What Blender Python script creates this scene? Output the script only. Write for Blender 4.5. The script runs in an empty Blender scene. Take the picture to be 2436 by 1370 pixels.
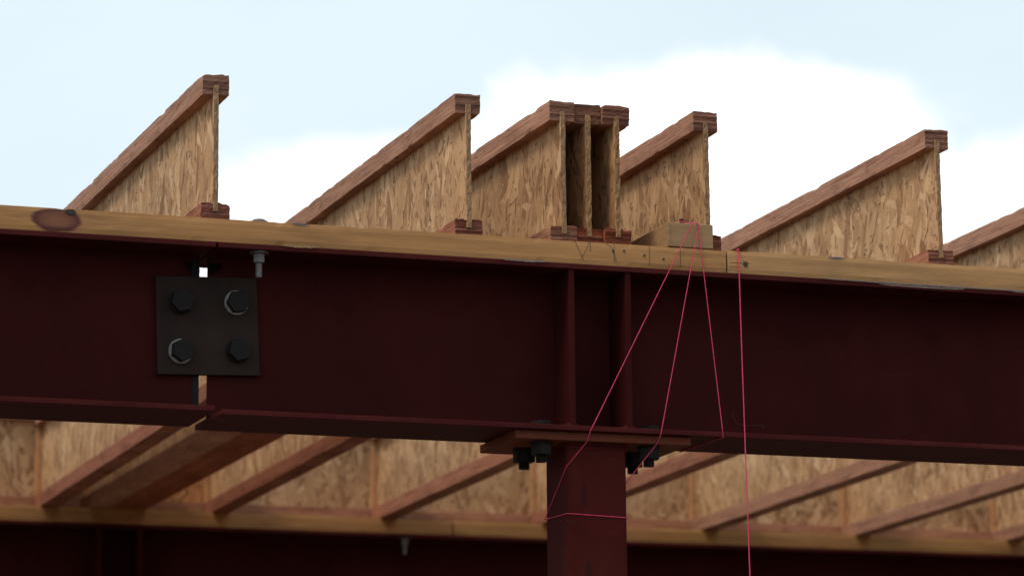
import bpy, bmesh, math, random
from mathutils import Vector, Matrix, noise
R = math.radians
random.seed(7)
scene = bpy.context.scene
col = scene.collection

# ------------------------------------------------------------------ camera
Z0 = 2.95                                     # height of the steel beam's top above the ground
yaw, pitch, roll, fpx = .34028, .19262, -.00922, 8646.88
fwd = Vector((math.sin(yaw) * math.cos(pitch), math.cos(yaw) * math.cos(pitch), math.sin(pitch)))
rt = Vector((math.cos(yaw), -math.sin(yaw), 0)); up = rt.cross(fwd)
r2 = math.cos(roll) * rt + math.sin(roll) * up; u2 = math.cos(roll) * up - math.sin(roll) * rt
cd = bpy.data.cameras.new('camera'); cam = bpy.data.objects.new('camera', cd); col.objects.link(cam)
cam.matrix_world = Matrix(((r2.x, u2.x, -fwd.x, -2.30057), (r2.y, u2.y, -fwd.y, -6.25464),
                           (r2.z, u2.z, -fwd.z, -1.32679 + Z0), (0, 0, 0, 1)))
cd.sensor_width = 36; cd.lens = fpx / 2436 * 36; cd.clip_start = .1; cd.clip_end = 3000
cd.dof.use_dof = True; cd.dof.focus_distance = 6.75; cd.dof.aperture_fstop = 5.6
scene.camera = cam

# ------------------------------------------------------------------ sky
SUN_EL, SUN_AZ = 60, 250                      # azimuth clockwise from +Y, towards +X
world = bpy.data.worlds.new('World'); scene.world = world; world.use_nodes = True
wt = world.node_tree; wn = wt.nodes; wl = wt.links
for n in list(wn): wn.remove(n)

class G:
    """tiny node-graph helper"""
    def __init__(s, tree): s.t = tree; s.n = tree.nodes; s.l = tree.links
    def put(s, sock, v):
        if v is None: return
        if hasattr(v, 'is_output') or isinstance(v, bpy.types.NodeSocket): s.l.new(v, sock)
        else: sock.default_value = v
    def math(s, op, a, b=None, c=None, clamp=False):
        m = s.n.new('ShaderNodeMath'); m.operation = op; m.use_clamp = clamp
        for i, v in enumerate((a, b, c)): s.put(m.inputs[i], v)
        return m.outputs[0]
    def mix(s, f, a, b, mode='MIX'):
        m = s.n.new('ShaderNodeMix'); m.data_type = 'RGBA'; m.blend_type = mode; m.clamp_factor = True
        s.put(m.inputs[0], f); s.put(m.inputs[6], a); s.put(m.inputs[7], b); return m.outputs[2]
    def ramp(s, f, stops, interp='LINEAR'):
        r = s.n.new('ShaderNodeValToRGB'); r.color_ramp.interpolation = interp
        e = r.color_ramp.elements
        while len(e) < len(stops): e.new(.5)
        for i, (p, c) in enumerate(stops):
            e[i].position = p; e[i].color = (c, c, c, 1) if isinstance(c, (int, float)) else (*c, 1)
        s.put(r.inputs[0], f); return r.outputs[0]
    def noise(s, vec, scale=1., detail=4., rough=.55, dist=0., out=0, dim='3D'):
        n = s.n.new('ShaderNodeTexNoise'); n.noise_dimensions = dim
        s.put(n.inputs['Vector'], vec); n.inputs['Scale'].default_value = scale
        n.inputs['Detail'].default_value = detail; n.inputs['Roughness'].default_value = rough
        n.inputs['Distortion'].default_value = dist
        return n.outputs[out]
    def vmul(s, v, k): return s.vop('MULTIPLY', v, k)
    def vop(s, op, a, b):
        m = s.n.new('ShaderNodeVectorMath'); m.operation = op; s.put(m.inputs[0], a); s.put(m.inputs[1], b); return m.outputs[0]
    def sep(s, v):
        m = s.n.new('ShaderNodeSeparateXYZ'); s.put(m.inputs[0], v); return m.outputs
    def comb(s, x, y, z=0.):
        m = s.n.new('ShaderNodeCombineXYZ'); s.put(m.inputs[0], x); s.put(m.inputs[1], y); s.put(m.inputs[2], z); return m.outputs[0]
    def sstep(s, v, a, b):
        m = s.n.new('ShaderNodeMapRange'); m.interpolation_type = 'SMOOTHSTEP'
        s.put(m.inputs[0], v); s.put(m.inputs[1], a); s.put(m.inputs[2], b); return m.outputs[0]

g = G(wt)
tc = wn.new('ShaderNodeTexCoord')
sky = wn.new('ShaderNodeTexSky'); sky.sky_type = 'NISHITA'; sky.sun_disc = False
sky.sun_elevation = R(SUN_EL); sky.sun_rotation = R(SUN_AZ); sky.air_density = 1.0; sky.dust_density = 1.6; sky.ozone_density = 1.2
dx, dy, dz = g.sep(tc.outputs['Generated'])
az = g.math('MULTIPLY', g.math('ARCTAN2', dx, dy), 57.2958)
el = g.math('MULTIPLY', g.math('ARCSINE', dz), 57.2958)
nz = g.math('SUBTRACT', g.noise(tc.outputs['Generated'], 24, 9, .66, .35), .5)
nz2 = g.math('SUBTRACT', g.noise(g.vmul(tc.outputs['Generated'], (1, 1, 2.2)), 9, 5, .55), .5)
def puff(ca, ce, ra, re):
    a = g.math('DIVIDE', g.math('SUBTRACT', az, ca), ra); e = g.math('DIVIDE', g.math('SUBTRACT', el, ce), re)
    return g.math('SUBTRACT', 1., g.math('SQRT', g.math('ADD', g.math('MULTIPLY', a, a), g.math('MULTIPLY', e, e))))
bank = None                                   # the cumulus bank standing behind the joists
for p in ((22.6, 12.4, 3.9, 2.1), (24.2, 12.5, 2.3, 1.9), (17.7, 11.6, 3.2, 1.7), (20.5, 12.1, 2.2, 2.15), (29, 11.3, 4.2, 1.95), (36, 11, 5, 3), (46, 12, 6, 4), (4, 9, 3, 2.2)):
    q = puff(*p); bank = q if bank is None else g.math('MAXIMUM', bank, q)
field = g.math('ADD', bank, g.math('MULTIPLY', nz, .85))
cl1 = g.sstep(field, -.22, .27)
cl2 = g.math('MULTIPLY', g.sstep(nz2, .03, .17), .9)       # the broken cloud all over the rest of the sky
far = g.sstep(g.math('ABSOLUTE', g.math('SUBTRACT', az, 19.)), 9., 24.)
high = g.sstep(el, 17., 30.)
cl2 = g.math('MULTIPLY', cl2, g.math('MAXIMUM', far, high))
cloud = g.math('MAXIMUM', cl1, cl2)
veil = g.math('ADD', .80, g.math('MULTIPLY', nz2, .18))     # thin high veil
skyc = g.mix(veil, sky.outputs[0], (9.35, 10.75, 11.4, 1))
skyc = g.mix(cloud, skyc, (14.5, 14.4, 14.3, 1))
bg = wn.new('ShaderNodeBackground'); wl.new(skyc, bg.inputs[0]); bg.inputs[1].default_value = .1
wo = wn.new('ShaderNodeOutputWorld'); wl.new(bg.outputs[0], wo.inputs[0])

sl = bpy.data.lights.new('sun', 'SUN'); sun = bpy.data.objects.new('sun', sl); col.objects.link(sun)
sl.energy = 2.3; sl.angle = R(16); sl.color = (1, .91, .78)
sd = Vector((math.sin(R(SUN_AZ)) * math.cos(R(SUN_EL)), math.cos(R(SUN_AZ)) * math.cos(R(SUN_EL)), math.sin(R(SUN_EL))))
sun.rotation_euler = sd.to_track_quat('Z', 'Y').to_euler(); sun.location = (6, 10, 20)

scene.view_settings.view_transform = 'Standard'; scene.view_settings.look = 'None'
scene.view_settings.exposure = 0; scene.view_settings.gamma = 1; scene.view_settings.use_curve_mapping = False
scene.render.engine = 'CYCLES'
scene.cycles.use_denoising = True; scene.cycles.max_bounces = 8; scene.cycles.diffuse_bounces = 4

# ------------------------------------------------------------------ materials
def new_mat(name):
    m = bpy.data.materials.new(name); m.use_nodes = True
    g = G(m.node_tree); b = g.n['Principled BSDF']
    g.tc = g.n.new('ShaderNodeTexCoord'); g.oi = g.n.new('ShaderNodeObjectInfo'); g.b = b
    rnd = g.math('MULTIPLY', g.oi.outputs['Random'], 37.)
    g.rnd = rnd
    g.co = g.tc.outputs['Object']
    g.off = g.vop('ADD', g.co, g.comb(0., rnd, g.math('MULTIPLY', rnd, .61)))
    return m, g
def bump(g, h, strength, dist=.002):
    n = g.n.new('ShaderNodeBump'); n.inputs['Strength'].default_value = strength; n.inputs['Distance'].default_value = dist
    g.put(n.inputs['Height'], h); g.l.new(n.outputs[0], g.b.inputs['Normal'])

# oriented strand board: broad overlapping flakes, each its own shade, mostly upright, with hairline splits and dark flecks
def mat_osb():
    m, g = new_mat('osb')
    x, y, z = g.sep(g.off)
    warp = g.math('SUBTRACT', g.noise(g.off, 11, 3, .55), .5)
    warp2 = g.math('SUBTRACT', g.noise(g.vop('ADD', g.off, (3.1, 7.7, 1.3)), 17, 2, .5), .5)
    def uv(a, k=.012):
        ca, sa = math.cos(R(a)), math.sin(R(a))
        u = g.math('ADD', g.math('MULTIPLY', y, ca), g.math('MULTIPLY', z, sa))
        v = g.math('SUBTRACT', g.math('MULTIPLY', z, ca), g.math('MULTIPLY', y, sa))
        return g.math('ADD', u, g.math('MULTIPLY', warp, k)), g.math('ADD', v, g.math('MULTIPLY', warp2, k * 2))
    def cells(u, v, wd, ln, off, feat='F1'):
        vo = g.n.new('ShaderNodeTexVoronoi'); vo.voronoi_dimensions = '2D'; vo.feature = feat; vo.inputs['Scale'].default_value = 1
        g.put(vo.inputs['Vector'], g.comb(g.math('ADD', g.math('DIVIDE', u, wd), off), g.math('DIVIDE', v, ln)))
        return vo
    def sel(k, p, q):
        mm = g.n.new('ShaderNodeMix'); g.put(mm.inputs[0], k); g.put(mm.inputs[2], p); g.put(mm.inputs[3], q); return mm.outputs[0]
    best = None
    for i, (a, ln, wd, bias) in enumerate(((5, .075, .015, 1.), (-17, .065, .023, 1.), (25, .068, .018, 1.), (-38, .060, .016, .95), (12, .09, .034, .9), (52, .055, .017, .86), (-66, .05, .015, .76))):
        u, v = uv(a); vo = cells(u, v, wd, ln, 31.7 * i)
        c = g.n.new('ShaderNodeSeparateColor'); g.put(c.inputs[0], vo.outputs['Color'])
        grain = g.noise(g.comb(g.math('MULTIPLY', u, 700), g.math('MULTIPLY', v, 26)), 1, 2, .6, dim='2D')
        tone = g.math('ADD', c.outputs[1], g.math('MULTIPLY', g.math('SUBTRACT', grain, .5), .5))
        h = g.math('MULTIPLY', c.outputs[0], bias)
        if best is None: best = (h, tone, c.outputs[2])
        else:
            k = g.math('GREATER_THAN', h, best[0])
            best = (g.math('MAXIMUM', h, best[0]), sel(k, best[1], tone), sel(k, best[2], c.outputs[2]))
    h, tone, hue = best
    c0 = g.ramp(tone, [(.0, (.25, .132, .062)), (.18, (.385, .224, .112)), (.5, (.475, .292, .152)), (.82, (.54, .347, .190)), (1, (.65, .445, .265))])
    c0 = g.mix(g.math('MULTIPLY', hue, .30), c0, (.40, .225, .135, 1))
    # hairline curved splits between flakes
    for i, (a, sx, sy, thr, seed) in enumerate(((7, 46, 15, .012, 0), (-22, 52, 17, .012, 5))):
        u, v = uv(a, .02)
        rn = g.noise(g.comb(g.math('ADD', g.math('MULTIPLY', u, sx), 9.1 * seed), g.math('MULTIPLY', v, sy)), 1, 2, .5, .4, dim='2D')
        line = g.sstep(g.math('ABSOLUTE', g.math('SUBTRACT', rn, .5)), .022, .006)
        mk = g.sstep(g.noise(g.vop('ADD', g.off, (0, seed, 2.)), 24, 3, .6), .50, .60)
        c0 = g.mix(g.math('MULTIPLY', g.math('MULTIPLY', line, mk), .62), c0, (.16, .082, .042, 1))
    # dark flecks, sparse and uneven
    for i, (a, ln, wd, thr) in enumerate(((6, .034, .0075, .935), (-30, .024, .0090, .95), (38, .036, .0060, .95), (80, .016, .006, .965))):
        u, v = uv(a); vo = cells(u, v, wd, ln, 77.3 * i + 5)
        c = g.n.new('ShaderNodeSeparateColor'); g.put(c.inputs[0], vo.outputs['Color'])
        k = g.math('MULTIPLY', g.math('GREATER_THAN', c.outputs[0], thr), g.sstep(vo.outputs['Distance'], .50, .30))
        c0 = g.mix(g.math('MULTIPLY', k, g.math('ADD', .35, g.math('MULTIPLY', c.outputs[1], .5))), c0, (.135, .066, .034, 1))
    st = g.noise(g.vmul(g.off, (1, 5, 3)), 1, 4, .6)
    c0 = g.mix(1., c0, g.ramp(st, [(.3, .84), (.7, 1.10)]), 'MULTIPLY')
    sp_ = g.noise(g.off, 600, 3, .7)
    c0 = g.mix(1., c0, g.ramp(sp_, [(.3, .86), (.7, 1.12)]), 'MULTIPLY')
    c0 = g.mix(1., c0, g.oi.outputs['Color'], 'MULTIPLY')
    g.l.new(c0, g.b.inputs['Base Color']); g.b.inputs['Roughness'].default_value = .85
    g.b.inputs['Specular IOR Level'].default_value = .15
    bump(g, h, .3, .001)
    return m

# laminated veneer: thin layers stacked in height, running along the length
def mat_lvl(name, end=False):
    m, g = new_mat(name)
    lam = g.noise(g.vmul(g.off, (10, 5, 560 if end else 420)), 1, 3, .6)
    fine = g.noise(g.vmul(g.off, (40, 18, 900)), 1, 3, .65)
    blot = g.noise(g.vmul(g.off, (14, 9, 30)), 1, 5, .65, .6)
    pit = g.sstep(g.noise(g.vmul(g.off, (60, 42, 230)), 1, 3, .6), .645, .70)
    if end: stops = [(.32, (.050, .021, .015)), (.44, (.150, .074, .053)), (.56, (.215, .112, .082)), (.72, (.33, .19, .14))]
    else:   stops = [(.28, (.135, .066, .043)), (.42, (.30, .160, .106)), (.58, (.385, .217, .150)), (.75, (.49, .30, .22))]
    t = g.math('ADD', g.math('MULTIPLY', lam, .62), g.math('MULTIPLY', fine, .38))
    c = g.ramp(t, stops)
    c = g.mix(1., c, g.ramp(blot, [(.3, .68), (.5, 1.), (.75, 1.15)]), 'MULTIPLY')
    c = g.mix(g.math('MULTIPLY', pit, .0 if end else .8), c, (.05, .02, .016, 1))
    c = g.mix(1., c, g.oi.outputs['Color'], 'MULTIPLY')
    g.l.new(c, g.b.inputs['Base Color']); g.b.inputs['Roughness'].default_value = .85
    g.b.inputs['Specular IOR Level'].default_value = .06
    bump(g, g.math('SUBTRACT', t, g.math('MULTIPLY', pit, .5)), .7 if end else .45, .0022)
    return m

# sawn softwood, grain along X
def mat_timber(name, light, dark, knots=(), endgrain=False):
    m, g = new_mat(name)
    x, y, z = g.sep(g.co)
    wob = g.noise(g.vmul(g.off, (3.2, 6, 6)), 1, 3, .5)
    zz = g.math('ADD', z, g.math('MULTIPLY', wob, .03))
    for (kx, kz, rx, rz, *_k) in knots:
        ex = g.math('POWER', g.math('DIVIDE', g.math('SUBTRACT', x, kx), rx * 1.5), 2.)
        dzk = g.math('SUBTRACT', z, kz)
        zz = g.math('SUBTRACT', zz, g.math('MULTIPLY', g.math('MULTIPLY', g.math('POWER', 2.718, g.math('MULTIPLY', ex, -1.)), rz * .75), g.math('SIGN', dzk)))
    v = g.comb(g.math('ADD', g.math('MULTIPLY', x, 1.6), g.rnd), g.math('MULTIPLY', y, 55), g.math('MULTIPLY', zz, 120))
    a = g.noise(v, 1, 4, .6)
    f = g.noise(g.vmul(g.off, (16, 300, 520)), 1, 3, .65)
    b = g.noise(g.vmul(g.off, (5, 20, 26)), 1, 4, .6)
    t = g.math('ADD', g.math('MULTIPLY', a, .6), g.math('MULTIPLY', f, .4))
    c = g.ramp(t, [(.25, dark), (.52, tuple((p + q) / 2 for p, q in zip(light, dark))), (.75, light)])
    c = g.mix(1., c, g.ramp(b, [(.25, .70), (.5, 1.), (.8, 1.12)]), 'MULTIPLY')
    for (kx, kz, rx, rz, ring, core, soft) in knots:
        e = g.math('SQRT', g.math('ADD', g.math('POWER', g.math('DIVIDE', g.math('SUBTRACT', x, kx), rx), 2.),
                                     g.math('POWER', g.math('DIVIDE', g.math('SUBTRACT', z, kz), rz), 2.)))
        e = g.math('ADD', e, g.math('ADD', g.math('MULTIPLY', g.math('SUBTRACT', b, .5), .75), g.math('MULTIPLY', g.math('SUBTRACT', f, .5), .35)))
        kc = g.ramp(e, [(.15, core), (.55, tuple((p + q) / 2 for p, q in zip(core, ring))), (.72, ring)])
        c = g.mix(g.sstep(e, 1.0, 1.0 - soft), c, kc)
    c = g.mix(1., c, g.oi.outputs['Color'], 'MULTIPLY')
    g.l.new(c, g.b.inputs['Base Color']); g.b.inputs['Roughness'].default_value = .72
    g.b.inputs['Specular IOR Level'].default_value = .3
    bump(g, t, .35, .0012)
    return m

def mat_steel(name, c0, c1, rough=.5, scratch=0., metal=0., marks=()):
    m, g = new_mat(name)
    a = g.noise(g.off, 6, 5, .6); b = g.noise(g.off, 90, 3, .6)
    streak = g.noise(g.vmul(g.off, (26, 26, 2.2)), 1, 4, .6)
    c = g.mix(g.sstep(g.math('ADD', g.math('MULTIPLY', a, .8), g.math('MULTIPLY', streak, .2)), .28, .72), (*c0, 1), (*c1, 1))
    c = g.mix(g.math('MULTIPLY', g.sstep(b, .62, .75), .4), c, (c0[0] * .5, c0[1] * .5, c0[2] * .5, 1))
    x, y, z = g.sep(g.co)
    if scratch:                                # thin chalky scuffs
        s1 = g.noise(g.vmul(g.off, (9, 9, 170)), 1, 2, .5, .8)
        s2 = g.noise(g.off, 3.1, 3, .5)
        k = g.math('MULTIPLY', g.sstep(s1, .70, .76), g.sstep(s2, .52, .64))
        c = g.mix(g.math('MULTIPLY', k, scratch), c, (.30, .17, .15, 1))
    for (kx, kz, rx, rz, mc, amt) in marks:
        e = g.math('SQRT', g.math('ADD', g.math('POWER', g.math('DIVIDE', g.math('SUBTRACT', x, kx), rx), 2.),
                                     g.math('POWER', g.math('DIVIDE', g.math('SUBTRACT', z, kz), rz), 2.)))
        e = g.math('ADD', e, g.math('MULTIPLY', g.math('SUBTRACT', a, .5), 1.3))
        c = g.mix(g.math('MULTIPLY', g.sstep(e, 1.1, .75), amt), c, (*mc, 1))
    g.l.new(c, g.b.inputs['Base Color']); g.b.inputs['Metallic'].default_value = metal
    g.l.new(g.math('ADD', rough - .12, g.math('MULTIPLY', a, .24)), g.b.inputs['Roughness'])
    g.b.inputs['Specular IOR Level'].default_value = .012
    bump(g, g.math('ADD', g.math('MULTIPLY', a, .8), g.math('MULTIPLY', b, .3)), .18, .0015)
    return m
def mat_plain(name, c, rough=.6, metal=0., spec=.4):
    m, g = new_mat(name)
    n = g.noise(g.off, 160, 3, .6)
    g.l.new(g.mix(1., (*c, 1), g.ramp(n, [(.3, .78), (.7, 1.18)]), 'MULTIPLY'), g.b.inputs['Base Color'])
    g.b.inputs['Roughness'].default_value = rough; g.b.inputs['Metallic'].default_value = metal
    g.b.inputs['Specular IOR Level'].default_value = spec
    return m

M = {}
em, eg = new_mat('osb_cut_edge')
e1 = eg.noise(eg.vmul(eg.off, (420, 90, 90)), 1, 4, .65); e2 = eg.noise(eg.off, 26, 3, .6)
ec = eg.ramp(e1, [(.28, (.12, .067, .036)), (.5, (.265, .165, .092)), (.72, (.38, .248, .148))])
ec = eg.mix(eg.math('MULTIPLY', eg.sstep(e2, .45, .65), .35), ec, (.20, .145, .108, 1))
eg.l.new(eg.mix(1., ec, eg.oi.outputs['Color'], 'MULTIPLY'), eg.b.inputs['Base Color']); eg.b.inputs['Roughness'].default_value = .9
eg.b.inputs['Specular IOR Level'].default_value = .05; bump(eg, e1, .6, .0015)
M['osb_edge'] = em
M['osb'] = mat_osb(); M['lvl'] = mat_lvl('laminated_veneer'); M['lvl_end'] = mat_lvl('laminated_veneer_end', True)
L1, D1 = (.44, .229, .086), (.275, .124, .042)
M['nailer'] = mat_timber('timber_knotty', L1, D1, (
    (-.970, .0205, .046, .0225, (.085, .022, .016), (.18, .068, .034), .22),
    (-.9435, .037, .010, .007, (.012, .008, .009), (.03, .02, .02), .35)))
M['nailer_b'] = mat_timber('timber_knot_right', (.45, .250, .104), (.295, .149, .057), (
    (.3455, .0185, .0085, .009, (.05, .03, .02), (.10, .06, .035), .6),))
M['nailer_far'] = mat_timber('timber_far', (.44, .222, .080), (.255, .112, .036))
M['offcut'] = mat_timber('timber_offcut', (.37, .225, .108), (.24, .137, .063))
RED0, RED1 = (.032, .0061, .0059), (.046, .0090, .0083)  # web primer darker than the flanges': shade under the flange put into the colour
M['red'] = mat_steel('red_primer', RED0, RED1, .65, .2)
M['red_l'] = mat_steel('red_primer_burnt_right_end', RED0, RED1, .65, .05, marks=((.905, .283, .034, .024, (.006, .004, .005), .9),))
M['red_r'] = mat_steel('red_primer_burnt_left_end', RED0, RED1, .65, .05, marks=((-2.478, .288, .022, .022, (.006, .004, .005), .9),))
M['red_edge'] = mat_steel('red_primer_flange', (.045, .0088, .0092), (.070, .0148, .0140), .6, .4)
M['red_col'] = mat_steel('red_primer_column', (.044, .0080, .0070), (.068, .0132, .0105), .6, .4,
                         marks=((-.026, 2.525, .006, .026, (.014, .010, .012), .5), (-.020, 2.385, .007, .022, (.014, .010, .012), .5), (.02, 2.50, .05, .05, (.075, .010, .012), .35)))
M['cap'] = mat_steel('brown_primer_cap', (.115, .034, .021), (.15, .048, .029), .6, .3)
M['plate'] = mat_steel('bare_mill_plate', (.022, .0155, .014), (.036, .025, .021), .6, .35)
M['burnt'] = mat_plain('flame_cut_steel', (.011, .011, .012), .7, spec=.1)
M['bolt'] = mat_plain('black_bolt', (.017, .0145, .0138), .65, .0, .06)
M['washer'] = mat_plain('bright_washer', (.20, .19, .18), .5, .2)
M['zinc'] = mat_plain('zinc_plated', (.14, .138, .13), .55, .3)
M['string'] = mat_plain('pink_nylon', (.60, .055, .125), .7, spec=.15)
M['pencil'] = mat_plain('pencil', (.045, .03, .022), .8)
M['hole'] = mat_plain('nail_head', (.02, .014, .012), .6)
M['chalk'] = mat_plain('chalk', (.072, .029, .029), .9, spec=.05)
M['caulk'] = mat_plain('dried_paint', (.22, .16, .135), .9, spec=.05)
M['blue'] = mat_plain('blue_paint', (.07, .085, .11), .7)

# ------------------------------------------------------------------ mesh helpers
class MB:
    def __init__(s): s.v = []; s.f = []; s.mi = []
    def add(s, vs, fs, mi=0):
        k = len(s.v); s.v += [tuple(p) for p in vs]; s.f += [tuple(i + k for i in f) for f in fs]; s.mi += [mi] * len(fs); return s
    def box(s, x0, x1, y0, y1, z0, z1, mi=0):
        return s.add([(x0, y0, z0), (x1, y0, z0), (x1, y1, z0), (x0, y1, z0), (x0, y0, z1), (x1, y0, z1), (x1, y1, z1), (x0, y1, z1)],
                     [(0, 3, 2, 1), (4, 5, 6, 7), (0, 1, 5, 4), (1, 2, 6, 5), (2, 3, 7, 6), (3, 0, 4, 7)], mi)
    def prism(s, poly, a, b, axis='Z', mi=0):
        def P(u, v, w): return {'Z': (u, v, w), 'Y': (u, w, v), 'X': (w, u, v)}[axis]
        n = len(poly); vs = [P(u, v, a) for u, v in poly] + [P(u, v, b) for u, v in poly]
        fs = [tuple(range(n))[::-1], tuple(range(n, 2 * n))] + [(i, (i + 1) % n, n + (i + 1) % n, n + i) for i in range(n)]
        if axis == 'Y': fs = [f[::-1] for f in fs]
        return s.add(vs, fs, mi)
    def ngon(s, cx, cy, r, n, a, b, axis='Z', rot=0., mi=0):
        return s.prism([(cx + r * math.cos(rot + 2 * math.pi * i / n), cy + r * math.sin(rot + 2 * math.pi * i / n)) for i in range(n)], a, b, axis, mi)
    def tube(s, pts, r, n=8, mi=0):
        pts = [Vector(p) for p in pts]; rings = []
        for i, p in enumerate(pts):
            d = (pts[min(i + 1, len(pts) - 1)] - pts[max(i - 1, 0)]).normalized()
            a = d.cross(Vector((0, 0, 1)) if abs(d.z) < .9 else Vector((0, 1, 0))).normalized(); b = d.cross(a)
            rr = r[i] if isinstance(r, (list, tuple)) else r
            rings.append([p + rr * (math.cos(2 * math.pi * k / n) * a + math.sin(2 * math.pi * k / n) * b) for k in range(n)])
        vs = [q for ring in rings for q in ring]; fs = []
        for i in range(len(pts) - 1):
            for k in range(n): fs.append((i * n + k, i * n + (k + 1) % n, (i + 1) * n + (k + 1) % n, (i + 1) * n + k))
        fs += [tuple(range(n))[::-1], tuple(range((len(pts) - 1) * n, len(pts) * n))]
        return s.add(vs, fs, mi)
    def build(s, name, mats, parent, bevel=0., smooth=False, color=None):
        me = bpy.data.meshes.new(name)
        q_ = parent
        while q_ and '_org' not in q_: q_ = q_.parent
        o_ = q_['_org'] if q_ else None
        ox, oy, oz = (o_ if o_ else (0, 0, 0))
        me.from_pydata([(x - ox, y - oy, z - oz) for x, y, z in s.v], [], s.f)
        for mt in (mats if isinstance(mats, (list, tuple)) else [mats]): me.materials.append(mt)
        for p, i in zip(me.polygons, s.mi): p.material_index = i; p.use_smooth = smooth
        me.update()
        bm = bmesh.new(); bm.from_mesh(me); bmesh.ops.remove_doubles(bm, verts=bm.verts, dist=1e-6); bm.to_mesh(me); bm.free()
        o = bpy.data.objects.new(name, me); col.objects.link(o)
        if parent: o.parent = parent
        if color: o.color = (*color, 1)
        if bevel:
            b = o.modifiers.new('bevel', 'BEVEL'); b.width = bevel; b.segments = 2; b.limit_method = 'ANGLE'; b.angle_limit = R(50)
        return o

def thing(name, label, cat, group=None, org=(0, 0, 0), loc=None, rz=0., rx=0.):
    """Empty at the thing's base; parts are given in beam coordinates (z = 0 at the beam's top) relative to org"""
    o = bpy.data.objects.new(name, None); col.objects.link(o)
    o.empty_display_size = .1
    l = loc or org
    o.location = (l[0], l[1], l[2] + Z0); o.rotation_euler = (rx, 0, rz)
    o['label'] = label; o['category'] = cat
    if group: o['group'] = group
    o['_org'] = list(org)
    return o
def N(x, y, z): return noise.noise(Vector((x, y, z)))

# rough-sawn bar along Y: rows in height get their own saw-cut depth, edges are nibbled
def rough_bar(w, h, ys, z0, seed, chip=.0016, endrag=.0016, fray=.0012, nx=8, nz=9, layers=None):
    mb = MB(); rnd = random.Random(seed)
    rag = [rnd.uniform(-1, 1) * endrag for _ in range(nz + 1)]
    prof = [(-w / 2 + w * i / nx, 0) for i in range(nx)] + [(w / 2, h * i / nz) for i in range(nz)] \
         + [(w / 2 - w * i / nx, h) for i in range(nx)] + [(-w / 2, h - h * i / nz) for i in range(nz)]
    n = len(prof); S = seed * 13.7
    def pt(x, y, z, endk):
        cx, cz = abs(x) / (w / 2), z / h
        edge = max(0, (cx - .7) / .3) * max(0, (abs(cz - .5) * 2 - .7) / .3)
        top = max(0, (cz - .8) / .2)
        nn = N(x * 60 + S, y * 26, z * 70); n2 = N(x * 25 + S, y * 24, z * 40 + 9)
        c = max(0, n2 - .15) * chip * 3 * edge * (1 if y < 1.35 else .25)
        xx = x - math.copysign(c, x) + nn * .0005 + (N(S, y * 12, z * 300) * .0006 if cx > .95 else 0)
        zz = z - c * (1 if cz > .5 else -1) + top * N(x * 90 + S, y * (60 if endk else 22), 3) * fray * (1 if endk else .3) + N(S + 4, y * 9, x * 20) * .0006
        if endk:
            k = min(nz, int(round(cz * nz))); y = y + endk * (rag[k] + N(x * 160 + S, k * 3.1, 1) * endrag * .7)
            if layers and top > .5: zz += max(-.2, N(x * 230 + S, 5, 2)) * fray * 1.6
        return (xx, y, zz + z0)
    for j, y in enumerate(ys):
        e = 1 if j == 0 else 0
        mb.v += [pt(x, y, z, e) for x, z in prof]
    for j in range(len(ys) - 1):
        for i in range(n):
            mb.f.append((j * n + i, j * n + (i + 1) % n, (j + 1) * n + (i + 1) % n, (j + 1) * n + i)); mb.mi.append(0)
    for j, mi in ((0, 1), (len(ys) - 1, 1)):                      # end faces as grids
        k = len(mb.v)
        for b in range(nz + 1):
            for a in range(nx + 1):
                x, z = -w / 2 + w * a / nx, h * b / nz
                mb.v.append(pt(x, ys[j], z, 1 if j == 0 else 0))
        for b in range(nz):
            for a in range(nx):
                q = (k + b * (nx + 1) + a, k + b * (nx + 1) + a + 1, k + (b + 1) * (nx + 1) + a + 1, k + (b + 1) * (nx + 1) + a)
                mb.f.append(q if j == 0 else q[::-1]); mb.mi.append(mi)
    return mb
def osb_web(t, z0, z1, ys, seed, rag=.0012):
    mb = MB(); S = seed * 7.3; nz = 46; nx = 3
    zs = [z0 + (z1 - z0) * i / nz for i in range(nz + 1)]
    def pt(x, y, z, e):
        if e: y += N(S, z * 70, x * 300) * rag * 1.6 + N(S + 8, z * 260, x * 500) * rag
        x += N(S + 3, y * 7, z * 6) * .0006
        if e: x += N(S + 1, z * 140, 4) * rag * .55 * (1 if x > 0 else .6)
        return (x, y, z)
    for side in (-1, 1):
        k = len(mb.v)
        for j, y in enumerate(ys):
            for z in zs: mb.v.append(pt(side * t / 2, y, z, j == 0))
        for j in range(len(ys) - 1):
            for i in range(nz):
                a = k + j * (nz + 1) + i; q = (a, a + 1, a + nz + 2, a + nz + 1)
                mb.f.append(q if side < 0 else q[::-1]); mb.mi.append(0)
    for j, sgn in ((0, 1), (len(ys) - 1, -1)):
        k = len(mb.v)
        for a in range(nx + 1):
            for z in zs: mb.v.append(pt(-t / 2 + t * a / nx, ys[j], z, j == 0))
        for a in range(nx):
            for i in range(nz):
                q = (k + a * (nz + 1) + i, k + (a + 1) * (nz + 1) + i, k + (a + 1) * (nz + 1) + i + 1, k + a * (nz + 1) + i + 1)
                mb.f.append(q if sgn > 0 else q[::-1]); mb.mi.append(1)
    return mb

HN, H, FH = .04323, .27635, .0372
YF = .0954
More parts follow.
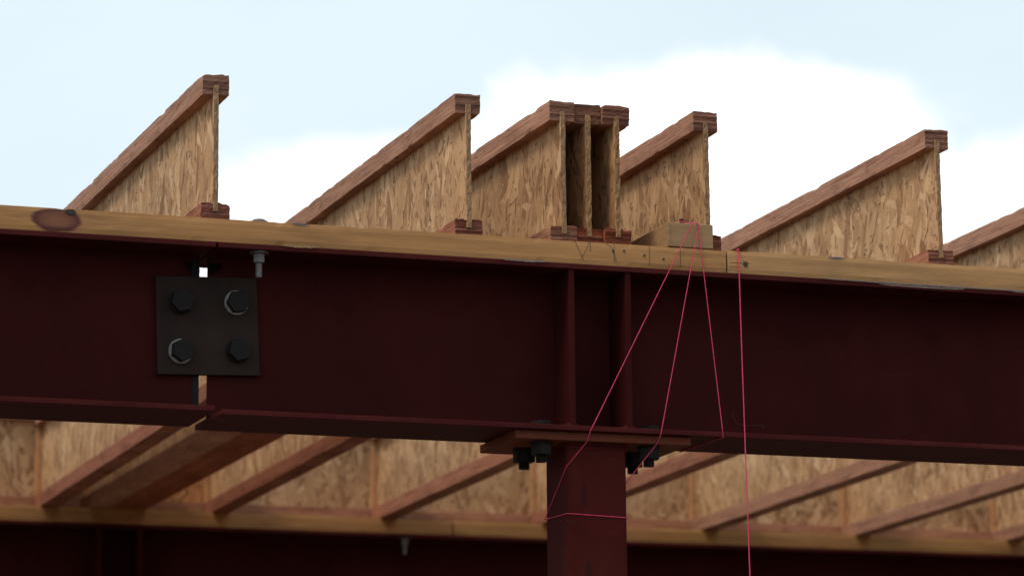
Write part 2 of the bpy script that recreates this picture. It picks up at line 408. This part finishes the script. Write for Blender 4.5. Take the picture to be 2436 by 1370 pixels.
# ------------------------------------------------------------------ ground
gm, gg = new_mat('soil')
gn = gg.noise(gg.co, .8, 8, .65); gn2 = gg.noise(gg.co, 30, 4, .6)
gg.l.new(gg.mix(1., gg.ramp(gn, [(.3, (.075, .050, .034)), (.7, (.14, .10, .068))]), gg.ramp(gn2, [(.3, .7), (.7, 1.2)]), 'MULTIPLY'), gg.b.inputs['Base Color'])
gg.b.inputs['Roughness'].default_value = .95; bump(gg, gn2, .6, .02)
mb = MB(); rr = 900
nseg = 48
mb.v.append((0, 0, 0)); mb.v += [(rr * math.cos(2 * math.pi * i / nseg), rr * math.sin(2 * math.pi * i / nseg), 0) for i in range(nseg)]
mb.f = [(0, 1 + i, 1 + (i + 1) % nseg) for i in range(nseg)]; mb.mi = [0] * nseg
gr = mb.build('ground', gm, None); gr['kind'] = 'structure'

# ------------------------------------------------------------------ steel beams
XL, XR = -2.5, 4.3
TF, TW = .0095, .0078
def jag(x, z0, z1, n, amp, seed):
    return [(x + N(seed, i * .9, 2) * amp, z0 + (z1 - z0) * i / n) for i in range(n + 1)]
def beam(name, label, x0, x1, depth, y, top, gapL=None, gapR=None, fl_top=None, fl_bot=None, group=None, wm='red'):
    o = thing(name, label, 'beam', group, org=((x0 + x1) / 2, y, top - depth))
    a, b = top - depth + TF, top - TF
    left = jag(gapL, a, b, 60, .0004, 3) if gapL is not None else [(x0, a), (x0, b)]
    right = jag(gapR, a, b, 60, .0016, 5) if gapR is not None else [(x1, a), (x1, b)]
    poly = right + left[::-1]
    MB().prism(poly, y - TW / 2, y + TW / 2, 'Y').build('web', M[wm], o)
    t0, t1 = fl_top or (x0, x1); c0, c1 = fl_bot or (x0, x1)
    MB().box(t0, t1, y - YF, y + YF, b, top).build('top_flange', M['red_edge'], o, .0012)
    MB().box(c0, c1, y - YF, y + YF, top - depth, a).build('bottom_flange', M['red_edge'], o, .0012)
    # rolled fillets between web and flanges
    fl = MB(); k = .011
    for sy in (-1, 1):
        for zz, sz in ((a, 1), (b, -1)):
            arc = [(y + sy * TW / 2, zz)] + [(y + sy * (TW / 2 + k - k * math.sin(t)), zz + sz * (k - k * math.cos(t))) for t in [i * math.pi / 8 for i in range(5)]]
            q0 = gapL if gapL is not None else x0; q1 = (gapR - .002) if gapR is not None else x1
            fl.prism(arc, q0 + .001, q1, 'X')
    fl.build('fillet', M['red'], o)
    return o
G_FRONT = 'red primed steel beams'
bl = beam('steel_beam', 'red primed steel beam left of the dark bolted plate', XL, -.68, .3052, 0, 0,
          gapR=-.6855, fl_top=(XL, -.6785), fl_bot=(XL, -.6785), group=G_FRONT, wm='red_l')
br = beam('steel_beam', 'long red primed steel beam carried on the column, right of the bolted plate', -.67, XR, .3105, 0, 0,
          gapL=-.669, fl_top=(-.6745, XR), fl_bot=(-.6665, XR), group=G_FRONT, wm='red_r')
# the flame-cut strip along the left beam's end
MB().prism(jag(-.6856, -.294, -.225, 24, .0016, 5)[::-1] + jag(-.697, -.294, -.225, 24, .0012, 8), -TW / 2 - .0012, -TW / 2 - .0002, 'Y').build('burnt_edge', M['burnt'], bl)
MB().prism(jag(-.6856, -.049, -.0105, 14, .0012, 5)[::-1] + jag(-.7005, -.049, -.0105, 14, .003, 8), -TW / 2 - .0012, -TW / 2 - .0002, 'Y').build('burnt_edge', M['burnt'], bl)
def stiffeners(o, xs, y, top, depth, back=True):
    for x in xs:
        for sy in ((-1, 1) if back else (-1,)):
            y0, y1 = sorted((y + sy * TW / 2, y + sy * (YF - .0035)))
            MB().box(x - .0057, x + .0057, y0, y1, top - depth + TF, top - TF).build('stiffener', M['red'], o, .0012)
            if sy < 0:
                w = MB()
                for sx in (-1, 1):
                    for zz, sz in ((top - depth + TF, 1),):
                        pts = [(x + sx * .0062, y0 + .001 + i * .0035, zz + sz * .0008) for i in range(25)]
                        w.tube(pts, [.0034 + .0011 * abs(math.sin(i * 1.35)) for i in range(25)], 6)
                w.build('weld_bead', M['red_edge'], o, smooth=True)
stiffeners(br, (-.002, .1095), 0, 0, .3105)

# bottom flange scrape where the two beams meet
mb = MB(); rnd = random.Random(4)
for i in range(16):
    x, y = -.664 + rnd.uniform(0, .02), -.095 + rnd.uniform(.0, .09); a = rnd.uniform(-.6, .6); l = rnd.uniform(.004, .014)
    dxx, dyy = math.cos(a) * l, math.sin(a) * l
    mb.add([(x, y, -.31065), (x + dxx, y + dyy, -.31065), (x + dxx - dyy * .06, y + dyy + .0009, -.31065), (x - dyy * .06, y + .0009, -.31065)], [(0, 1, 2, 3)])
mb.build('scratch', M['caulk'], br)['kind'] = 'stuff'
# chalk layout mark on the web, right
def chalk(o, polys, y, wd=.0011, m='chalk', name='chalk_mark'):
    for pl in polys:
        mb = MB()
        for (x0, z0), (x1, z1) in zip(pl, pl[1:]):
            d = Vector((x1 - x0, 0, z1 - z0)); 
            if d.length < 1e-6: continue
            n = Vector((-d.z, 0, d.x)).normalized() * wd / 2
            mb.add([(x0 - n.x, y, z0 - n.z), (x1 - n.x, y, z1 - n.z), (x1 + n.x, y, z1 + n.z), (x0 + n.x, y, z0 + n.z)], [(0, 1, 2, 3)])
        mb.build(name, M[m], o)
chalk(br, [[(.353, -.242), (.352, -.254), (.356, -.266), (.363, -.270), (.372, -.271), (.39, -.271), (.413, -.270), (.414, -.276)], [(.376, -.240), (.373, -.252), (.374, -.262)]], -TW / 2 - .0006, .0013)

# ------------------------------------------------------------------ bolts
def hexbolt(parent, x, y, z, axis, sgn, af, hh, mat='bolt', name='bolt', rot=0., washer=None, wr=.022, dome=True, shank=None):
    """hex head standing on the plane through (x, y, z); axis 'Y' or 'Z', sgn = direction it stands out"""
    r = af / math.sqrt(3)
    c = {'Y': (x, z, y), 'Z': (x, y, z)}[axis]
    w0 = c[2]; wt_ = .004 if washer else 0
    mb = MB(); a, b = sorted((w0 + sgn * wt_, w0 + sgn * (wt_ + hh)))
    mb.ngon(c[0], c[1], r, 6, a, b, axis, rot)
    if shank:
        e0 = w0 + sgn * (wt_ + hh); a, b = sorted((e0, e0 + sgn * shank))
        nt = max(2, int(shank / .0026))
        for i in range(nt):
            p, q = a + (b - a) * i / nt, a + (b - a) * (i + .55) / nt
            mb.ngon(c[0], c[1], af * .29, 14, p, q, axis); mb.ngon(c[0], c[1], af * .25, 14, q, a + (b - a) * (i + 1) / nt, axis)
    o = mb.build(name, M[mat], parent, .0012)
    if washer:
        mw = MB(); a, b = sorted((w0, w0 + sgn * wt_)); mw.ngon(c[0] + (.0011 if washer == 'washer' else 0) * -1, c[1] - (.0005 if washer == 'washer' else 0), wr, 28, a, b, axis)
        mw.build('washer', M[washer], o, .0006)
    return o

sp = thing('splice_plate', 'dark bare steel plate with four hex bolts, joining the two beam ends', 'steel plate', org=(-.672, -TW / 2, -.23))
ang = R(1.9); cx0, cz0 = -.672, -.1375
def rotp(u, v): return (cx0 + u * math.cos(ang) - v * math.sin(ang), cz0 + u * math.sin(ang) + v * math.cos(ang))
PT = .0105
MB().prism([rotp(-.0945, -.0895), rotp(.0945, -.0895), rotp(.0935, .0895), rotp(-.0945, .0895)], -TW / 2 - PT, -TW / 2 - .0003, 'Y').build('plate', M['plate'], sp, .0014)
for (x, z, wsh, rot) in ((-.7225, -.0968, 'bolt', .25), (-.6186, -.0925, 'washer', .1), (-.7210, -.1862, 'washer', .45), (-.6158, -.1808, 'bolt', .3)):
    hexbolt(sp, x, -TW / 2 - PT, z, 'Y', -1, .037, .0145, rot=rot, washer=wsh, wr=.0226)
    hexbolt(sp, x, TW / 2, z, 'Y', 1, .037, .018, name='nut', rot=.2, shank=.012)
chalk(sp, [[(-.722, -.122), (-.7235, -.135), (-.7225, -.15)], [(-.7185, -.125), (-.717, -.152)], [(-.671, -.145), (-.6695, -.162)]], -TW / 2 - PT - .0006, .0009)

# ------------------------------------------------------------------ column
def column(label, cx, y, top, capw, capx, capd, depth_z, bolts=True, group='red steel columns'):
    o = thing('steel_column', label, 'column', group, org=(cx, y, -Z0))
    w = .0590; r = .009
    poly = []
    for sx, sy, a0 in ((1, 1, 0), (-1, 1, 90), (-1, -1, 180), (1, -1, 270)):
        for k in range(5):
            t = R(a0 + k * 22.5); poly.append((cx + sx * (w - r) + r * math.cos(t), y + sy * (w - r) + r * math.sin(t)))
    MB().prism(poly, -Z0 + .012, top - .016, 'Z').build('tube', M['red_col'], o)
    MB().box(capx - capw / 2, capx + capw / 2, y - capd[0], y + capd[1], top - .016, top - .0003).build('cap_plate', M['cap'], o, .0018)
    MB().box(cx - .13, cx + .13, y - .13, y + .13, -Z0, -Z0 + .012).build('base_plate', M['red_col'], o, .0012)
    w_ = MB()
    for (p, q) in (((-w, -w), (w, -w)), ((-w, w), (-w, -w)), ((w, -w), (w, w))):
        pts = [(cx + p[0] + (q[0] - p[0]) * i / 24, y + p[1] + (q[1] - p[1]) * i / 24, top - .0175) for i in range(25)]
        w_.tube(pts, [.004 + .001 * abs(math.sin(i * 1.4)) for i in range(25)], 6)
    w_.build('weld_bead', M['red_col'], o, smooth=True)
    if bolts:
        for (x, yy, rot) in ((-.049, -.047, .2), (-.049, .047, .5), (.163, -.047, .35), (.1675, .047, .1)):
            b = hexbolt(o, x, y + yy, top - .016, 'Z', -1, .036, .021, name='nut', rot=rot, washer='bolt', wr=.021, shank=.013)
            hexbolt(o, x, y + yy, top + TF, 'Z', 1, .036, .0115, rot=rot)
    return o
column('red square steel column under the front beam, pink string tied round it', .0560, 0, -.3105, .3455, .0628, (.079, .122), 0)

# ------------------------------------------------------------------ front timber nailers
def board(name, label, x0, x1, y0, y1, z0, z1, mat, seed, group, color=None):
    o = thing(name, label, 'timber', group, org=((x0 + x1) / 2, (y0 + y1) / 2, z0))
    mb = MB(); n = max(24, int((x1 - x0) / .012)); ny, nzz = 4, 5
    prof = [(y0 + (y1 - y0) * i / ny, z0) for i in range(ny)] + [(y1, z0 + (z1 - z0) * i / nzz) for i in range(nzz)] \
         + [(y1 - (y1 - y0) * i / ny, z1) for i in range(ny)] + [(y0, z1 - (z1 - z0) * i / nzz) for i in range(nzz)]
    m = len(prof); S = seed * 5.1
    for i in range(n + 1):
        x = x0 + (x1 - x0) * i / n
        for (y, z) in prof:
            e = (abs(y - y0) < 1e-6) and (abs(z - z1) < 1e-6 or abs(z - z0) < 1e-6)
            yy = y + N(x * 11 + S, z * 60, 1) * .0007 + (max(0, N(x * 40, S, 2) - .25) * .004 + .0012 if e else 0)
            zz = z + (N(x * 9, S, 7) * .0006 - max(0, N(x * 33, S + 5, 2) - .2) * .004 - .0004 if z > (z0 + z1) / 2 and abs(z - z1) < 1e-6 else 0)
            mb.v.append((x, yy, zz))
    for i in range(n):
        for k in range(m): mb.f.append((i * m + k, i * m + (k + 1) % m, (i + 1) * m + (k + 1) % m, (i + 1) * m + k)); mb.mi.append(0)
    mb.f += [tuple(range(m)), tuple(range(n * m, n * m + m))[::-1]]; mb.mi += [0, 0]
    mb.f = [f[::-1] for f in mb.f]
    ob = mb.build('board', mat, o, color=color)
    # shift coordinates back so that the material's knots sit where they are on the board
    me = ob.data; c = Vector(((x0 + x1) / 2, (y0 + y1) / 2, z0)); me.transform(Matrix.Translation(c)); ob.location = -c
    return o
GN = 'timber plates bolted on the steel beams'
na = board('timber_plate', 'long tan timber plate on the front beam, dark oval knot at its left end', XL, .3062, -YF + .0003, YF, .0006, HN, M['nailer'], 1, GN)
nb = board('timber_plate', 'paler timber plate on the front beam, right of the black butt joint', .3093, XR, -YF - .0003, YF, .0008, HN + .0004, M['nailer_b'], 2, GN)
# pencil lines, nail heads, splinters
yp = -YF - .0006
chalk(na, [[(.004, .043), (.021, .008)], [(.033, .043), (.026, .026), (.015, .008)], [(.0345, .042), (.034, .024)],
           [(.066, .042), (.077, .035), (.086, .008)], [(.0815, .042), (.0815, .006)], [(.152, .042), (.152, .004)],
           [(.214, .041), (.2135, .006)]], yp, .0008, 'pencil', 'pencil_mark')
chalk(nb, [[(.313, .0205), (.338, .0205)], [(.31, .0128), (.335, .0122)], [(.3405, .026), (.35, .012)], [(.339, .018), (.352, .0215)], [(.343, .012), (.3475, .0265)]], -YF - .0012, .0009, 'pencil', 'pencil_mark')
for (x, z) in ((.0795, .0288), (.1015, .0300), (.1418, .0236), (.1800, .0190)):
    MB().ngon(x, z, .0021, 10, yp - .0003, yp + .002, 'Y').build('nail_head', M['hole'], na)
for pi, (x, z, rx, par, yy) in enumerate(((.533, .0418, .016, nb, -YF - .0012), (-.5225, .0412, .015, na, yp))):
    mb = MB(); poly = [(x + rx * math.cos(t) * (1 + .3 * math.sin(3 * t)), z + .0016 * math.sin(t)) for t in [i * .3927 for i in range(16)]]
    mb.prism(poly, yy - .0002, yy + .0004, 'Y').build('paint_smear', M['blue'], par)
def sliver(par, x0, x1, z, hgt, seed, name='splinter', mat='caulk', y=-YF - .002):
    n = 30; top = []; bot = []
    for i in range(n + 1):
        t = i / n; x = x0 + (x1 - x0) * t; env = math.sin(math.pi * t) ** .4
        top.append((x, z + .0008 + N(seed, t * 9, 1) * .0006)); bot.append((x, z - hgt * env * (.55 + .6 * abs(N(seed + 3, t * 12, 2)))))
    MB().prism(bot + top[::-1], y, y + .0016, 'Y').build(name, M[mat], par)
sliver(na, -.556, -.492, .0012, .0042, 1.3, mat='offcut', y=-YF - .0016)
sliver(na, -.142, -.050, .0010, .0042, 2.7, y=-YF - .0016)
sliver(nb, .50, 1.05, .0006, .0030, 4.1, name='dried_paint', y=-YF - .0018)
sliver(nb, .62, .80, -.003, .0042, 6.1, name='dried_paint', y=-YF - .0010)
sliver(nb, .90, 1.25, -.002, .0040, 8.4, name='dried_paint', y=-YF - .0010)

# offcut block standing on the plate in front of a joist
ob = thing('timber_block', 'short sawn timber block on the plate, pink string tied over it', 'timber block', org=(.236, 0, HN))
poly = [(.1905, -YF + .001), (.2815, -YF + .001), (.2815, -.056), (.262, -.048), (.262, .105), (.1905, .105)]
mb = MB(); mb.prism(poly, HN + .0012, .0905, 'Z'); mb.build('block', M['offcut'], ob, .0015, color=(.95, .95, .95))
mb = MB(); rnd = random.Random(3)
for i in range(46):                             # torn fibres along the saw-cut edge
    z = HN + .003 + rnd.random() * .043; l = rnd.uniform(.001, .0055); a = rnd.uniform(-.6, .6)
    x = .1905 + rnd.uniform(-.001, .003)
    mb.add([(x, -YF + .0005, z), (x + l, -YF - .0008 - rnd.random() * .0015, z + l * a), (x, -YF + .0005, z + .0011)], [(0, 1, 2)])
mb.build('torn_fibre', M['offcut'], ob)['kind'] = 'stuff'

# ------------------------------------------------------------------ I-joists
S = .00815
def ladder(y0, y1, fine=1.3):
    ys = [y0]; d = .004
    while ys[-1] < y1 - 1e-6:
        ys.append(min(y1, ys[-1] + d))
        if ys[-1] - y0 < .02: d = .005
        elif ys[-1] - y0 < fine: d = .012
        else: d = .08
    return ys
def i_joist(name, label, x, ye, y1, seed, slope_x=0., tint=(1, 1, 1), btint=None, wtint=(1, 1, 1), rag=1., cat='joist', group='wooden I-joists', loc=None, rz=None, fw=.0492, bw=.0532, crack=False, fine=1.3, rx=None):
    o = thing(name, label, cat, group, loc=loc or (x, 0, HN + .0006), rz=-math.atan(slope_x) if rz is None else rz, rx=-S if rx is None else rx)
    o['_org'] = [0, 0, 0]
    ys = ladder(ye, y1, fine); HH = H + (.014 if cat == 'blocking' else 0)
    tf = rough_bar(fw, FH, ys, HH - FH, seed, chip=.0012 * rag, endrag=.0013 * rag, fray=.0016 * rag, layers=True)
    rnd = random.Random(seed)
    fz = MB()
    for i in range(10 if cat == 'joist' else 0):                          # stray fibres standing off the upper edges
        y = ye + rnd.uniform(0, .9); sx = rnd.choice((-1, 1)); l = rnd.uniform(.002, .006)
        px, pz = sx * fw / 2 * rnd.uniform(.7, 1), H - .001
        fz.add([(px, y, pz), (px + sx * l * .6, y + rnd.uniform(-.004, .004), pz + l), (px, y + .0018, pz)], [(0, 1, 2)])
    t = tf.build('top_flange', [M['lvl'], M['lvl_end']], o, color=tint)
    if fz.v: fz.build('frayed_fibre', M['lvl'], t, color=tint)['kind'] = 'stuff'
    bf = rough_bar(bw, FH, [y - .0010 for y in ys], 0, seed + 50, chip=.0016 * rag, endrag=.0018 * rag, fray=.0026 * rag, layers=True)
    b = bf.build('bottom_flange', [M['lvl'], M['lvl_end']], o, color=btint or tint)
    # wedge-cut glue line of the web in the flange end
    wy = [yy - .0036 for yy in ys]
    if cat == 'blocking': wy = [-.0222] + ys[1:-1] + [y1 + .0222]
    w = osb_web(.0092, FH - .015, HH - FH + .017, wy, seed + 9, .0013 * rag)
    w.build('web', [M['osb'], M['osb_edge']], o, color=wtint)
    if cat == 'joist' and fine > 1:
        ye_ = ye - .0036; r_ = random.Random(seed + 4).uniform
        V = [[(-.0085, .022 + r_(0, .004)), (-.004, .013 + r_(0, .004)), (.0015, .005)], [(.0015, .005), (.0065, .013), (.010, .024 + r_(0, .004))],
             [(-.025, .016 + r_(-.003, .003)), (-.006, .0165)], [(.006, .019), (.025, .018 + r_(-.003, .003))]]
        if crack: V.append([(-.024, H - .0195), (-.006, H - .019), (.010, H - .0178), (.0252, H - .0182)])
        chalk(o, V, ye_, .0010, 'pencil', 'end_split')
    return o
JY = 3.73
joists = [
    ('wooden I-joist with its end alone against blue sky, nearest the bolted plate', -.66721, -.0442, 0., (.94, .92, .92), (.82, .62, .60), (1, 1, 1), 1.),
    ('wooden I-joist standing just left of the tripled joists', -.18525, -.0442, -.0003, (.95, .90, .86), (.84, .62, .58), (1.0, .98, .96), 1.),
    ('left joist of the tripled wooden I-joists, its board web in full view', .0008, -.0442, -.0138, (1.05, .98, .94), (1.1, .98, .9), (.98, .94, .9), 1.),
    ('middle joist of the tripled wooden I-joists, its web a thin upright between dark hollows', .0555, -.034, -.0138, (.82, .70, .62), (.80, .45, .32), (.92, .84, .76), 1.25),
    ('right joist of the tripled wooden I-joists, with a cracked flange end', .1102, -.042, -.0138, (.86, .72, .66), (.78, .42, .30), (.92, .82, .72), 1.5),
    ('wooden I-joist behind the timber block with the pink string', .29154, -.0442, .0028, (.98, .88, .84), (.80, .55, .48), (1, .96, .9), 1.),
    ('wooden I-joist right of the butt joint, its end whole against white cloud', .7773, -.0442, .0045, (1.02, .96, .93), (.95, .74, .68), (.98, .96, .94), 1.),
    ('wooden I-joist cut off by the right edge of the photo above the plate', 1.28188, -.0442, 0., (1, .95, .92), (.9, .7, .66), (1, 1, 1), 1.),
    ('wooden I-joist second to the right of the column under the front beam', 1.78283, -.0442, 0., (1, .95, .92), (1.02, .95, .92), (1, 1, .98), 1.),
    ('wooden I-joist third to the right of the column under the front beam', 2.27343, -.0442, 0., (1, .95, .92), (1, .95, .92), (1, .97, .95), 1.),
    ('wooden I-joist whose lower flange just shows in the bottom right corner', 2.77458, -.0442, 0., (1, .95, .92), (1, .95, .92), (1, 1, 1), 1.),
]
jx = []
for i, (lab, x, ye, mx, tint, bt, wtt, rag) in enumerate(joists):
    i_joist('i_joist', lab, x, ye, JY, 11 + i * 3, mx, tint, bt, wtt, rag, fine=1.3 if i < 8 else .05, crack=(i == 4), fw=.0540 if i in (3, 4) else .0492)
    jx.append((x, mx))
i_joist('i_joist', 'wooden I-joist next beyond the left edge of the photo', -1.15, -.0442, JY, 77, 0., fine=.05)
i_joist('i_joist', 'wooden I-joist next beyond the right edge of the photo', 3.26, -.0442, JY, 78, 0., fine=.05)

# ------------------------------------------------------------------ far beam, its plates, blocking
FY = 3.6455
FT = HN - FY * S - HN + .0006                   # top of the far beam
fb = beam('steel_beam', 'red steel beam along the bottom of the photo, behind the column', XL, 5.2, .3105, FY, FT, group=G_FRONT)
stiffeners(fb, (-.0445, .071), FY, FT, .3105, back=False)
column('red steel column under the far beam', .013, FY, FT - .3105, .3455, .018, (.1, .1), 0, bolts=False)
board('timber_plate', 'timber plate on the far beam, left of its dark joint', XL, .9822, FY - YF + .0002, FY + YF, FT + .0006, FT + HN, M['nailer_far'], 3, GN)
board('timber_plate', 'timber plate on the far beam, right of its dark joint', .9868, 5.2, FY - YF - .0002, FY + YF, FT + .0006, FT + HN, M['nailer_far'], 4, GN, color=(.96, 1, 1))
xs = [(-1.15, 0)] + jx[:3] + [jx[4]] + jx[5:] + [(3.26, 0)]
labs = ['board blocking panel beyond the left edge of the photo', 'board blocking panel on the far plate in the bottom left corner',
        'narrow blocking panel left of the tripled joists on the far plate', None,
        'orange-tinted blocking panel right of the tripled joists on the far plate', 'blocking panel above the dark joint of the far plate, left of the next one',
        'blocking panel on the far plate partly behind the column', 'blocking panel on the far plate just right of the column',
        'blocking panel on the far plate second right of the column', 'blocking panel with a dark knot near the bottom right corner', 'blocking panel beyond the bottom right corner']
labs[5] = 'blocking panel on the far plate over the small hanging bolt'
tin = [(1, 1, 1)] * 11; tin[4] = (1.05, .82, .66); tin[2] = (1, .92, .84)
for k in range(len(xs) - 1):
    if labs[k] is None: continue
    a = xs[k][0] + xs[k][1] * FY + .0275; b = xs[k + 1][0] + xs[k + 1][1] * FY - .0275
    bp = i_joist('blocking_panel', labs[k], 0, 0, b - a, 200 + k * 7, tint=(1, .92, .88), btint=(1.02, .9, .82), wtint=tin[k], cat='blocking', group='blocking between the joists',
            loc=(a, FY + .0275, FT + HN + .0006), rz=-math.pi / 2, rx=0., fine=.03)
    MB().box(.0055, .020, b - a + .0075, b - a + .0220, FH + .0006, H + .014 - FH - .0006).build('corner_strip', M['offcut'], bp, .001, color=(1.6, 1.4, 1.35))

# ------------------------------------------------------------------ hanger bolts through plate and flange
def hanger(label, x, y, top, nail):
    o = thing('carriage_bolt', label, 'bolt', 'bolts holding the plates', org=(x, y, top - .045))
    zf = top - TF
    mb = MB(); n = 12
    for i in range(n):
        p = zf - .046 + .05 * i / n; q = p + .05 / n
        mb.ngon(x, y, .0062, 14, p, p + (q - p) * .55); mb.ngon(x, y, .0053, 14, p + (q - p) * .55, q)
    mb.ngon(x, y, .0055, 12, zf + .004, nail + .004)
    mb.build('shank', M['zinc'], o)
    MB().ngon(x, y, .0112, 6, zf - .0195, zf - .003, rot=.35).build('nut', M['zinc'], o, .001)
    MB().ngon(x, y, .0175, 24, zf - .003, zf - .0003).build('washer', M['zinc'], o)
    mb = MB(); mb.ngon(x, y, .0165, 24, nail, nail + .0035); mb.ngon(x, y, .011, 20, nail + .0035, nail + .0068); mb.build('head', M['zinc'], o, .001)
hanger('zinc bolt hanging below the front beam flange beside the bolted plate', -.5935, -.072, 0, HN + .0004)
hanger('small zinc bolt hanging below the far beam flange', .846, FY - .075, FT, FT + HN + .0004)

# ------------------------------------------------------------------ pink string
def strand(o, pts, r=.00082, name='strand', sag=0.):
    P = [Vector(p) for p in pts]; out = []
    for a, b in zip(P, P[1:]):
        n = max(2, int((b - a).length / .02))
        for i in range(n):
            t = i / n; q = a.lerp(b, t); q.x += sag * math.sin(math.pi * t) * (b - a).length; out.append(q)
    out.append(P[-1])
    return MB().tube(out, r, 7).build(name, M['string'], o, smooth=True)
sg = thing('string', 'taut pink string from the nail in the timber block, fanning down to the column', 'string', 'pink strings', org=(.2385, -YF, HN))
yy = -YF - .0022
nx_, nzz = .2235, .0945
strand(sg, [(nx_ + .003, -YF + .012, nzz - .002), (.2385, yy + .002, .0912), (.2378, yy, .0885), (.0292, yy, -.3105), (.0290, -.0805, -.3272), (-.0045, -.0605, -.372), (-.0045, .02, -.4285), (-.0045, .0605, -.455)])
strand(sg, [(nx_ + .003, -.082, nzz - .0005), (.2505, yy + .002, .0912), (.2515, yy, .088), (.2440, yy - .001, .055), (.168, yy, -.3108), (.1655, -.0805, -.3275), (.1155, -.0560, -.395), (.1155, .02, -.43), (.1155, .0585, -.458)])
strand(sg, [(nx_ + .003, -.0815, nzz - .0015), (.2495, yy + .002, .0914), (.2500, yy, .0885), (.2925, yy, -.3118), (.287, .0, -.3120), (.284, .0965, -.3122), (.284, .0975, -.2995), (.275, .07, -.2995)])
k = .0605
strand(sg, [(.056 - k, k, -.4555), (.056 - k, -k, -.4590), (.056 + k, -k, -.4630), (.056 + k, k, -.4560), (.056 - k, k, -.4555)], name='loop')
MB().tube([(.2230 + .0035 * math.cos(t), -YF + .0135 + .0035 * math.sin(t), .0930 + .0006 * t) for t in [i * .5 for i in range(26)]], .0011, 6).build('knot', M['string'], sg, smooth=True)
nl = thing('nail', 'dark nail sticking out of the timber block top, string wound on it', 'nail', org=(.2230, -YF + .0135, .0885))
mb = MB(); mb.ngon(.2230, -YF + .0135, .0021, 10, .0885, .0985); mb.ngon(.2230, -YF + .0135, .0052, 14, .0985, .1003); mb.build('shank', M['hole'], nl)
s2 = thing('string', 'single pink string hanging from the timber plate just right of the butt joint', 'string', 'pink strings', org=(.3303, -YF, HN))
strand(s2, [(.335, -.05, HN + .0018), (.3305, yy + .001, HN + .0022), (.3303, yy - .0012, HN - .001), (.3325, yy - .002, -.1596), (.3374, yy - .006, -.57), (.345, yy - .01, -1.4), (.350, -.09, -Z0 + .02)], .00112)
MB().tube([(.3305 + .0016 * math.cos(t), yy + .001 + .0016 * math.sin(t), HN + .0005 + .0003 * t) for t in [i * .6 for i in range(16)]], .0013, 6).build('knot', M['string'], s2, smooth=True)

for o in bpy.data.objects:
    if '_org' in o: del o['_org']
